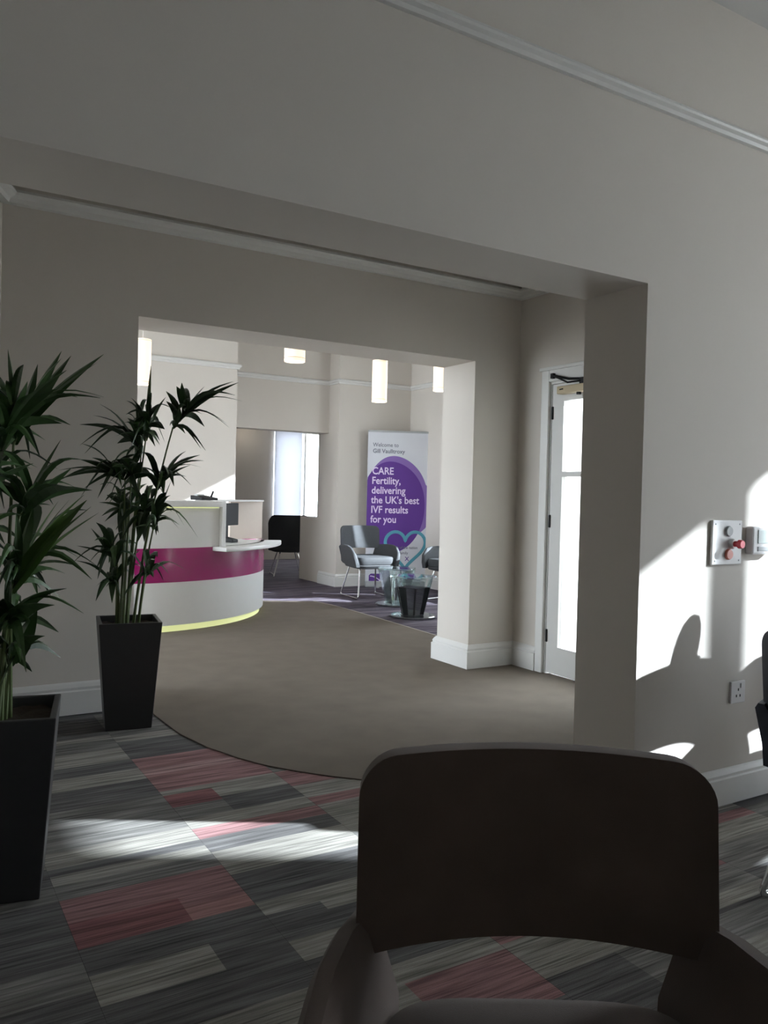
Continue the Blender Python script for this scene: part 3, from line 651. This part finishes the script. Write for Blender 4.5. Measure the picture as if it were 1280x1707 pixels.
# ================================================================== ARMCHAIRS
def armchair(name, label, loc, rz, mb, ms, ma, group=None, legs=True):
    t = thing(name, label, 'chair', loc, rz, group)
    # backrest: a bowed panel with round top corners
    hw, z0, z1, rc, th_ = .247, .542, .808, .052, .032
    out = []
    def cornr(cx, cz, a0): return [(cx + rc * math.cos(R(a0 + 90 * i / 8)), cz + rc * math.sin(R(a0 + 90 * i / 8))) for i in range(9)]
    nx = 28
    bm = bmesh.new()
    def ymid(x, z): return .255 - .055 * (x / hw) ** 2 + (z - .56) * .10
    def zlo(x): return z0 - .000 + .006 * (1 - (x / hw) ** 2)
    def zhi(x):
        ax = abs(x)
        if ax > hw - rc: return z1 - rc + math.sqrt(max(0, rc * rc - (ax - (hw - rc)) ** 2)) - .004 * (x / hw) ** 2
        return z1 - .004 * (x / hw) ** 2
    xs = sorted(set([-hw + rc * (1 - math.cos(R(90 * i / 8))) for i in range(9)] + [hw - rc * (1 - math.cos(R(90 * i / 8))) for i in range(9)] + [-hw + rc + (2 * (hw - rc)) * i / nx for i in range(nx + 1)]))
    nz = 8; fr, bk = [], []
    for x in xs:
        a, b = zlo(x), zhi(x)
        fr.append([bm.verts.new((x, ymid(x, a + (b - a) * j / nz) - th_ / 2, a + (b - a) * j / nz)) for j in range(nz + 1)])
        bk.append([bm.verts.new((x, ymid(x, a + (b - a) * j / nz) + th_ / 2, a + (b - a) * j / nz)) for j in range(nz + 1)])
    for i in range(len(xs) - 1):
        for j in range(nz):
            bm.faces.new((fr[i][j], fr[i + 1][j], fr[i + 1][j + 1], fr[i][j + 1])); bm.faces.new((bk[i][j], bk[i][j + 1], bk[i + 1][j + 1], bk[i + 1][j]))
        bm.faces.new((fr[i][0], bk[i][0], bk[i + 1][0], fr[i + 1][0])); bm.faces.new((fr[i][nz], fr[i + 1][nz], bk[i + 1][nz], bk[i][nz]))
    for i in (0, len(xs) - 1):
        for j in range(nz): bm.faces.new((fr[i][j], fr[i][j + 1], bk[i][j + 1], bk[i][j]))
    o = fin(bm, 'backrest', mb, t, bevel=.009, seg=3)
    for p in o.data.polygons: p.use_smooth = True
    o.data.set_sharp_from_angle(angle=R(50))
    # seat cushion: rounded outline, domed
    bm = bmesh.new(); N = 48; rings = []
    def outline(s):
        pts = []
        for k in range(N):
            a = 2 * math.pi * k / N; c, s_ = math.cos(a), math.sin(a); e = .42
            x = math.copysign(abs(c) ** e, c) * .235 * s; y = math.copysign(abs(s_) ** e, s_) * .235 * s
            pts.append((x * (1.0 + .08 * (-y / .235)), y - .005))
        return pts
    for s, z in ((.90, .378), (.985, .388), (1.0, .41), (1.0, .448), (.965, .468), (.86, .476), (.4, .478)):
        rings.append([bm.verts.new((x, y, z)) for x, y in outline(s)])
    for a, b in zip(rings[:-1], rings[1:]):
        for k in range(N): bm.faces.new((a[k], a[(k + 1) % N], b[(k + 1) % N], b[k]))
    bm.faces.new(rings[0][::-1]); bm.faces.new(rings[-1])
    fin(bm, 'seat', ms, t, smooth=True)
    bm = bmesh.new(); rings = []
    for s, z in ((.75, .335), (.97, .350), (1.02, .372), (1.0, .382)):
        rings.append([bm.verts.new((x, y, z)) for x, y in outline(s)])
    for a, b in zip(rings[:-1], rings[1:]):
        for k in range(N): bm.faces.new((a[k], a[(k + 1) % N], b[(k + 1) % N], b[k]))
    bm.faces.new(rings[0][::-1]); bm.faces.new(rings[-1])
    fin(bm, 'seat_shell', ma, t, smooth=True)
    # arms: flaring padded panels that rise from the seat sides and carry the backrest
    for sg in (-1, 1):
        bm = bmesh.new()
        st = [(.240, .205, .400, .580), (.16, .222, .385, .592), (.06, .236, .375, .600), (-.06, .246, .370, .598), (-.15, .252, .366, .580), (-.22, .250, .362, .520), (-.245, .246, .362, .44)]
        rings = []
        for y, x, zb, zt in st:
            fl = .048 * (zt - zb) / .26
            sec = [(x - .022, zb), (x - .020, zb + (zt - zb) * .35), (x + fl - .022, zt - .016), (x + fl - .010, zt), (x + fl + .010, zt), (x + fl + .020, zt - .016), (x + .026, zb + (zt - zb) * .35), (x + .020, zb)]
            rings.append([bm.verts.new((sg * a, y, z)) for a, z in sec])
        for a, b in zip(rings[:-1], rings[1:]):
            for k in range(8): bm.faces.new((a[k], a[(k + 1) % 8], b[(k + 1) % 8], b[k]))
        bm.faces.new(rings[0][::-1]); bm.faces.new(rings[-1])
        fin(bm, 'arm', ma, t, smooth=True)
    for sg in (-1, 1):       # chrome sled leg each side
        bm = bmesh.new()
        tube(bm, rnd([(sg * .17, -.14, .352), (sg * .225, -.225, .011), (sg * .225, .235, .011), (sg * .17, .13, .352)], .035), .0095, 10)
        fin(bm, 'sled_leg', M['chrome'], t, smooth=True)
    bm = bmesh.new(); tube(bm, [(-.17, -.14, .346), (.17, -.14, .346)], .008, 8); fin(bm, 'cross_bar', M['chrome'], t, smooth=True)
    bm = bmesh.new(); tube(bm, [(-.17, .13, .346), (.17, .13, .346)], .008, 8); fin(bm, 'cross_bar', M['chrome'], t, smooth=True)
    return t
CH = fw0 * 1.14 + rt * .222
off = fw0 * .24
armchair('armchair', 'brown velvet armchair with a curved backrest standing empty in the foreground', (CH.x - off.x, CH.y - off.y, 0), -YAW, M['brown'], M['taupe'], M['taupe'])
armchair('armchair', 'charcoal armchair on chrome sled legs in front of the welcome banner', (4.66, 8.02, 0), -R(3), M['cgrey'], M['cgrey'], M['cgrey'])
armchair('armchair', 'charcoal armchair half hidden behind the pillar past the glass tables', (5.40, 7.35, 0), -R(75), M['cgrey'], M['cgrey'], M['cgrey'])
armchair('armchair', 'blue-black armchair on chrome legs by the wall socket', (2.43, 1.205, 0), R(88), M['cblue'], M['cblue'], M['cblue'])
armchair('armchair', 'blue-black armchair with its back to the wall and an added shadow knob on it', (2.985, 1.44, 0), R(2), M['cblue'], M['cblue'], M['cblue'])
armchair('armchair', 'blue-black armchair with its back to the wall nearest the sunny window', (3.62, 1.44, 0), R(-2), M['cblue'], M['cblue'], M['cblue'])

# black shell chair in the back room
bc = thing('desk_chair', 'black upholstered chair with chrome legs behind the reception desk end', 'chair', (4.78, 10.50, 0), R(165))
bm = bmesh.new(); n = 20; rows = []
for j in range(9):
    z = .36 + .50 * j / 8; row = []
    for i in range(n + 1):
        a = R(-15 + 210 * i / n); r = .27 + .03 * (z - .36)
        zz = z - (.0 if abs(i - n / 2) < n * .28 else .16 * max(0, (abs(i - n / 2) - n * .28) / (n * .22)) * (j / 8))
        row.append((r * math.cos(a), r * .85 * math.sin(a) + .06 * (z - .36), zz))
    rows.append(row)
vo = [[bm.verts.new(p) for p in r_] for r_ in rows]; vi = [[bm.verts.new((p[0] * .88, p[1] * .88, p[2])) for p in r_] for r_ in rows]
for a, b in zip(range(8), range(1, 9)):
    for i in range(n):
        bm.faces.new((vo[a][i], vo[a][i + 1], vo[b][i + 1], vo[b][i])); bm.faces.new((vi[a][i], vi[b][i], vi[b][i + 1], vi[a][i + 1]))
for i in range(n):
    bm.faces.new((vo[8][i], vo[8][i + 1], vi[8][i + 1], vi[8][i])); bm.faces.new((vo[0][i], vi[0][i], vi[0][i + 1], vo[0][i + 1]))
for j in range(8):
    for i in (0, n): bm.faces.new((vo[j][i], vo[j + 1][i], vi[j + 1][i], vi[j][i]))
fin(bm, 'backrest', M['cblack'], bc, smooth=True)
bm = bmesh.new(); lathe(bm, [(.20, .34), (.25, .36), (.255, .41), (.23, .45), (.1, .46)], 32); fin(bm, 'seat', M['cblack'], bc, smooth=True)
for sx in (-1, 1):
    for sy in (-1, 1):
        bm = bmesh.new(); tube(bm, [(sx * .12, sy * .12, .35), (sx * .22, sy * .22, .008)], .009, 8); fin(bm, 'leg', M['chrome'], bc, smooth=True)
    bm = bmesh.new(); tube(bm, [(sx * .21, -.21, .03), (sx * .21, .21, .03)], .007, 8); fin(bm, 'stretcher', M['chrome'], bc, smooth=True)

# ================================================================== GLASS TABLES
def glass_table(label, loc, rz, dark):
    t = thing('glass_table', label, 'table', loc, rz)
    H_ = .40
    bm = bmesh.new(); lathe(bm, [(.215, 0), (.222, .006), (.222, .016), (.215, .022)], 40); fin(bm, 'base', M['tglass'], t, smooth=True)
    def plan(s, n=40, e=.55):
        return [(math.copysign(abs(math.cos(2 * math.pi * k / n)) ** e, math.cos(2 * math.pi * k / n)) * s, math.copysign(abs(math.sin(2 * math.pi * k / n)) ** e, math.sin(2 * math.pi * k / n)) * s) for k in range(n)]
    bm = bmesh.new(); prism(bm, plan(.195), H_ - .014, H_); fin(bm, 'table_top', M['tglass'], t, bevel=.003)
    for k in range(4):       # four bent glass fins that lean in towards the foot
        a = R(45 + 90 * k); c, s = math.cos(a), math.sin(a)
        bm = bmesh.new(); th_ = .006
        def q(r, w, z): return [(c * r - s * w, s * r + c * w, z)]
        P_out = [(.175, -.10, H_ - .016), (.175, .10, H_ - .016), (.10, .055, .022), (.10, -.055, .022)]
        vo_ = [bm.verts.new((c * r - s * w, s * r + c * w, z)) for r, w, z in P_out]
        vi_ = [bm.verts.new((c * (r - th_) - s * w, s * (r - th_) + c * w, z)) for r, w, z in P_out]
        bm.faces.new(vo_); bm.faces.new(vi_[::-1])
        for i in range(4): bm.faces.new((vo_[i], vi_[i], vi_[(i + 1) % 4], vo_[(i + 1) % 4]))
        fin(bm, 'glass_fin', M['tglass'], t)
    if dark:  # added black block in place of dark refraction within the glass
        bm = bmesh.new()
        lo = [bm.verts.new((x, y, .024)) for x, y in ((-.075, -.075), (.075, -.075), (.075, .075), (-.075, .075))]
        hi = [bm.verts.new((x, y, .29)) for x, y in ((-.115, -.115), (.115, -.115), (.115, .115), (-.115, .115))]
        bm.faces.new(lo[::-1]); bm.faces.new(hi)
        for i in range(4): bm.faces.new((lo[i], lo[(i + 1) % 4], hi[(i + 1) % 4], hi[i]))
        fin(bm, 'refraction_block', M['black'], t, bevel=.006)
    else:
        bm = bmesh.new(); tube(bm, [(0, 0, .02), (0, 0, H_ - .016)], .05, 20, taper=[.07, .05]); fin(bm, 'stem', M['tglass'], t, smooth=True)
    return t
glass_table('clear glass side table with a round base and a black block for its dark refraction', (4.30, 6.52, 0), R(20), True)
glass_table('clear glass side table without the black block between the armchair and the banner', (4.60, 7.30, 0), R(50), False)

# ================================================================== WELCOME BANNER
bl = Vector((5.139, 8.908, 0)); br = Vector((5.87, 8.60, 0))
bw = (br - bl).length; ang = math.atan2((br - bl).y, (br - bl).x)
bn = thing('roller_banner', 'white roller banner with a purple circle and teal heart outline', 'banner', ((bl.x + br.x) / 2, (bl.y + br.y) / 2, 0), ang)
hw = bw / 2; BH = 1.985
bm = bmesh.new(); box(bm, -hw, hw, -.05, .05, 0, .075); fin(bm, 'base', M['grey'], bn, bevel=.015)
boxo('banner_sheet', M['ban'], bn, -hw, hw, -.003, 0, .07, BH - .012)
bm = bmesh.new(); box(bm, -hw, hw, -.012, .012, BH - .015, BH + .008); fin(bm, 'top_rail', M['grey'], bn, bevel=.004)
bm = bmesh.new(); tube(bm, [(0, .03, .05), (0, .02, BH)], .008, 8); fin(bm, 'pole', M['grey'], bn)
for sx in (-.25, .25): boxo('foot', M['grey'], bn, sx - .02, sx + .02, -.14, .14, 0, .012)
def flat(name, pts, yo, mtl, par=bn):
    bm = bmesh.new(); f = [bm.verts.new((x, -.003 - yo, z)) for x, z in pts]; b = [bm.verts.new((x, -.0025, z)) for x, z in pts]
    bm.faces.new(f); n_ = len(pts)
    for i in range(n_): bm.faces.new((f[i], f[(i + 1) % n_], b[(i + 1) % n_], b[i]))
    bmesh.ops.triangulate(bm, faces=[q for q in bm.faces if len(q.verts) > 4])
    return fin(bm, name, mtl, par)
def clip(pts): return [(min(max(x, -hw + .001), hw - .001), z) for x, z in pts]
def blob(cx, cz, rx, rz_, ph, amp, n=72): return clip([(cx + rx * (1 + amp * math.sin(2 * t + ph)) * math.cos(t), cz + rz_ * (1 + amp * math.cos(3 * t + ph)) * math.sin(t)) for t in [2 * math.pi * k / n for k in range(n)]])
kx = 2 * hw / 100.0                       # banner is about 100 units wide
bx_ = lambda u: -hw + u * kx
bz = lambda v: BH - (v - 718) * BH / 260.0   # banner height in the same units as the sheet
flat('pale_swirl', blob(bx_(46), bz(836), .575 * 2 * hw * .92, .585, .25, .02), .0006, M['bpurple2'])
flat('pale_swirl', blob(bx_(66), bz(842), .42 * 2 * hw, .40, 1.2, .03), .0008, M['bpurple2'])
flat('purple_circle', blob(bx_(41), bz(845), .575 * 2 * hw * .93, .585, 0, .02), .0012, M['bpurple'])
def text(body, u, v, size, mtl, sx=1.0, yo=.002, bold=0.0):
    c = bpy.data.curves.new('banner_text', 'FONT'); c.body = body; c.size = size; c.extrude = .0004; c.offset = bold; c.resolution_u = 3
    o = bpy.data.objects.new('banner_text', c); COL.objects.link(o)
    dg = bpy.context.evaluated_depsgraph_get(); me = bpy.data.meshes.new_from_object(o.evaluated_get(dg))
    bpy.data.objects.remove(o, do_unlink=True)
    for vtx in me.vertices:
        x, y, z = vtx.co; vtx.co = (bx_(u) + x * sx, -.003 - yo - z, bz(v) + y)
    return link('printed_text', me, mtl, bn)
text('Welcome to', 8, 744, .070, M['bgrey'], .92, .0010, .0006)
text('Gill Vaulltroxy', 8, 754.5, .074, M['bgrey'], .95, .0010, .0012)
for i, s_ in enumerate(['CARE', 'Fertility,', 'delivering', "the UK's best", 'IVF results', 'for you']):
    text(s_, 7.5 - .2 * i, 790 + 16.1 * i, .128, M['btext'], .88, .0018, .0022)
hp = []
for k in range(61):
    t_ = 2 * math.pi * k / 60
    hp.append((16 * math.sin(t_) ** 3, 13 * math.cos(t_) - 5 * math.cos(2 * t_) - 2 * math.cos(3 * t_) - math.cos(4 * t_)))
hcx, hcz, hs = bx_(64), bz(912), .0162
bm = bmesh.new(); tube(bm, [(hcx + x * hs, -.006, hcz + z * hs * 1.05) for x, z in hp[:-1]], .020, 8, closed=True)
for v in bm.verts: v.co.y = -.0055 + (v.co.y + .006) * .08
fin(bm, 'heart_outline', M['bteal'], bn, smooth=True)
text('part of the nation', 44, 914, .050, M['bgrey'], .9, .0010, .0008); text('family', 55, 923, .050, M['bgrey'], .95, .0010, .0006)
text('carefertility.com', 47, 947, .040, M['bgrey'], .9, .0010)
text('X', 64, 934, .075, M['bpurple'], 1.0, .0010, .001)
flat('logo_square', [(bx_(6), bz(974)), (bx_(24), bz(974)), (bx_(24), bz(956)), (bx_(9), bz(956)), (bx_(6), bz(959))], .0008, M['bpurple'])
bm = bmesh.new(); tube(bm, [(bx_(8) + .13 * i / 8, -.0055, bz(960) - .10 * (i / 8) ** 2 * .6) for i in range(9)], .007, 6); fin(bm, 'logo_swoosh', M['btext'], bn)

# ================================================================== ADDED KNOB on the chair back, out of view, made up for its shadow
ht = thing('shadow_knob', 'unseen grey knob on the chair back, made up for its shadow on the wall', 'shadow shaper', (2.985, 1.703, .806), R(28))
bm = bmesh.new(); lathe(bm, [(.040, .004), (.045, .010), (.045, .04), (.043, .09), (.037, .13), (.026, .165), (.010, .182)], 24)
for v in bm.verts: v.co.y *= .62; v.co.x += v.co.z * .16
fin(bm, 'knob_body', M['knob_grey'], ht, smooth=True)
bm = bmesh.new(); tube(bm, [(.047 * math.cos(2 * math.pi * k / 24), .047 * .62 * math.sin(2 * math.pi * k / 24), -.0) for k in range(24)], .009, 8, closed=True); fin(bm, 'knob_ring', M['knob_grey'], ht, smooth=True)
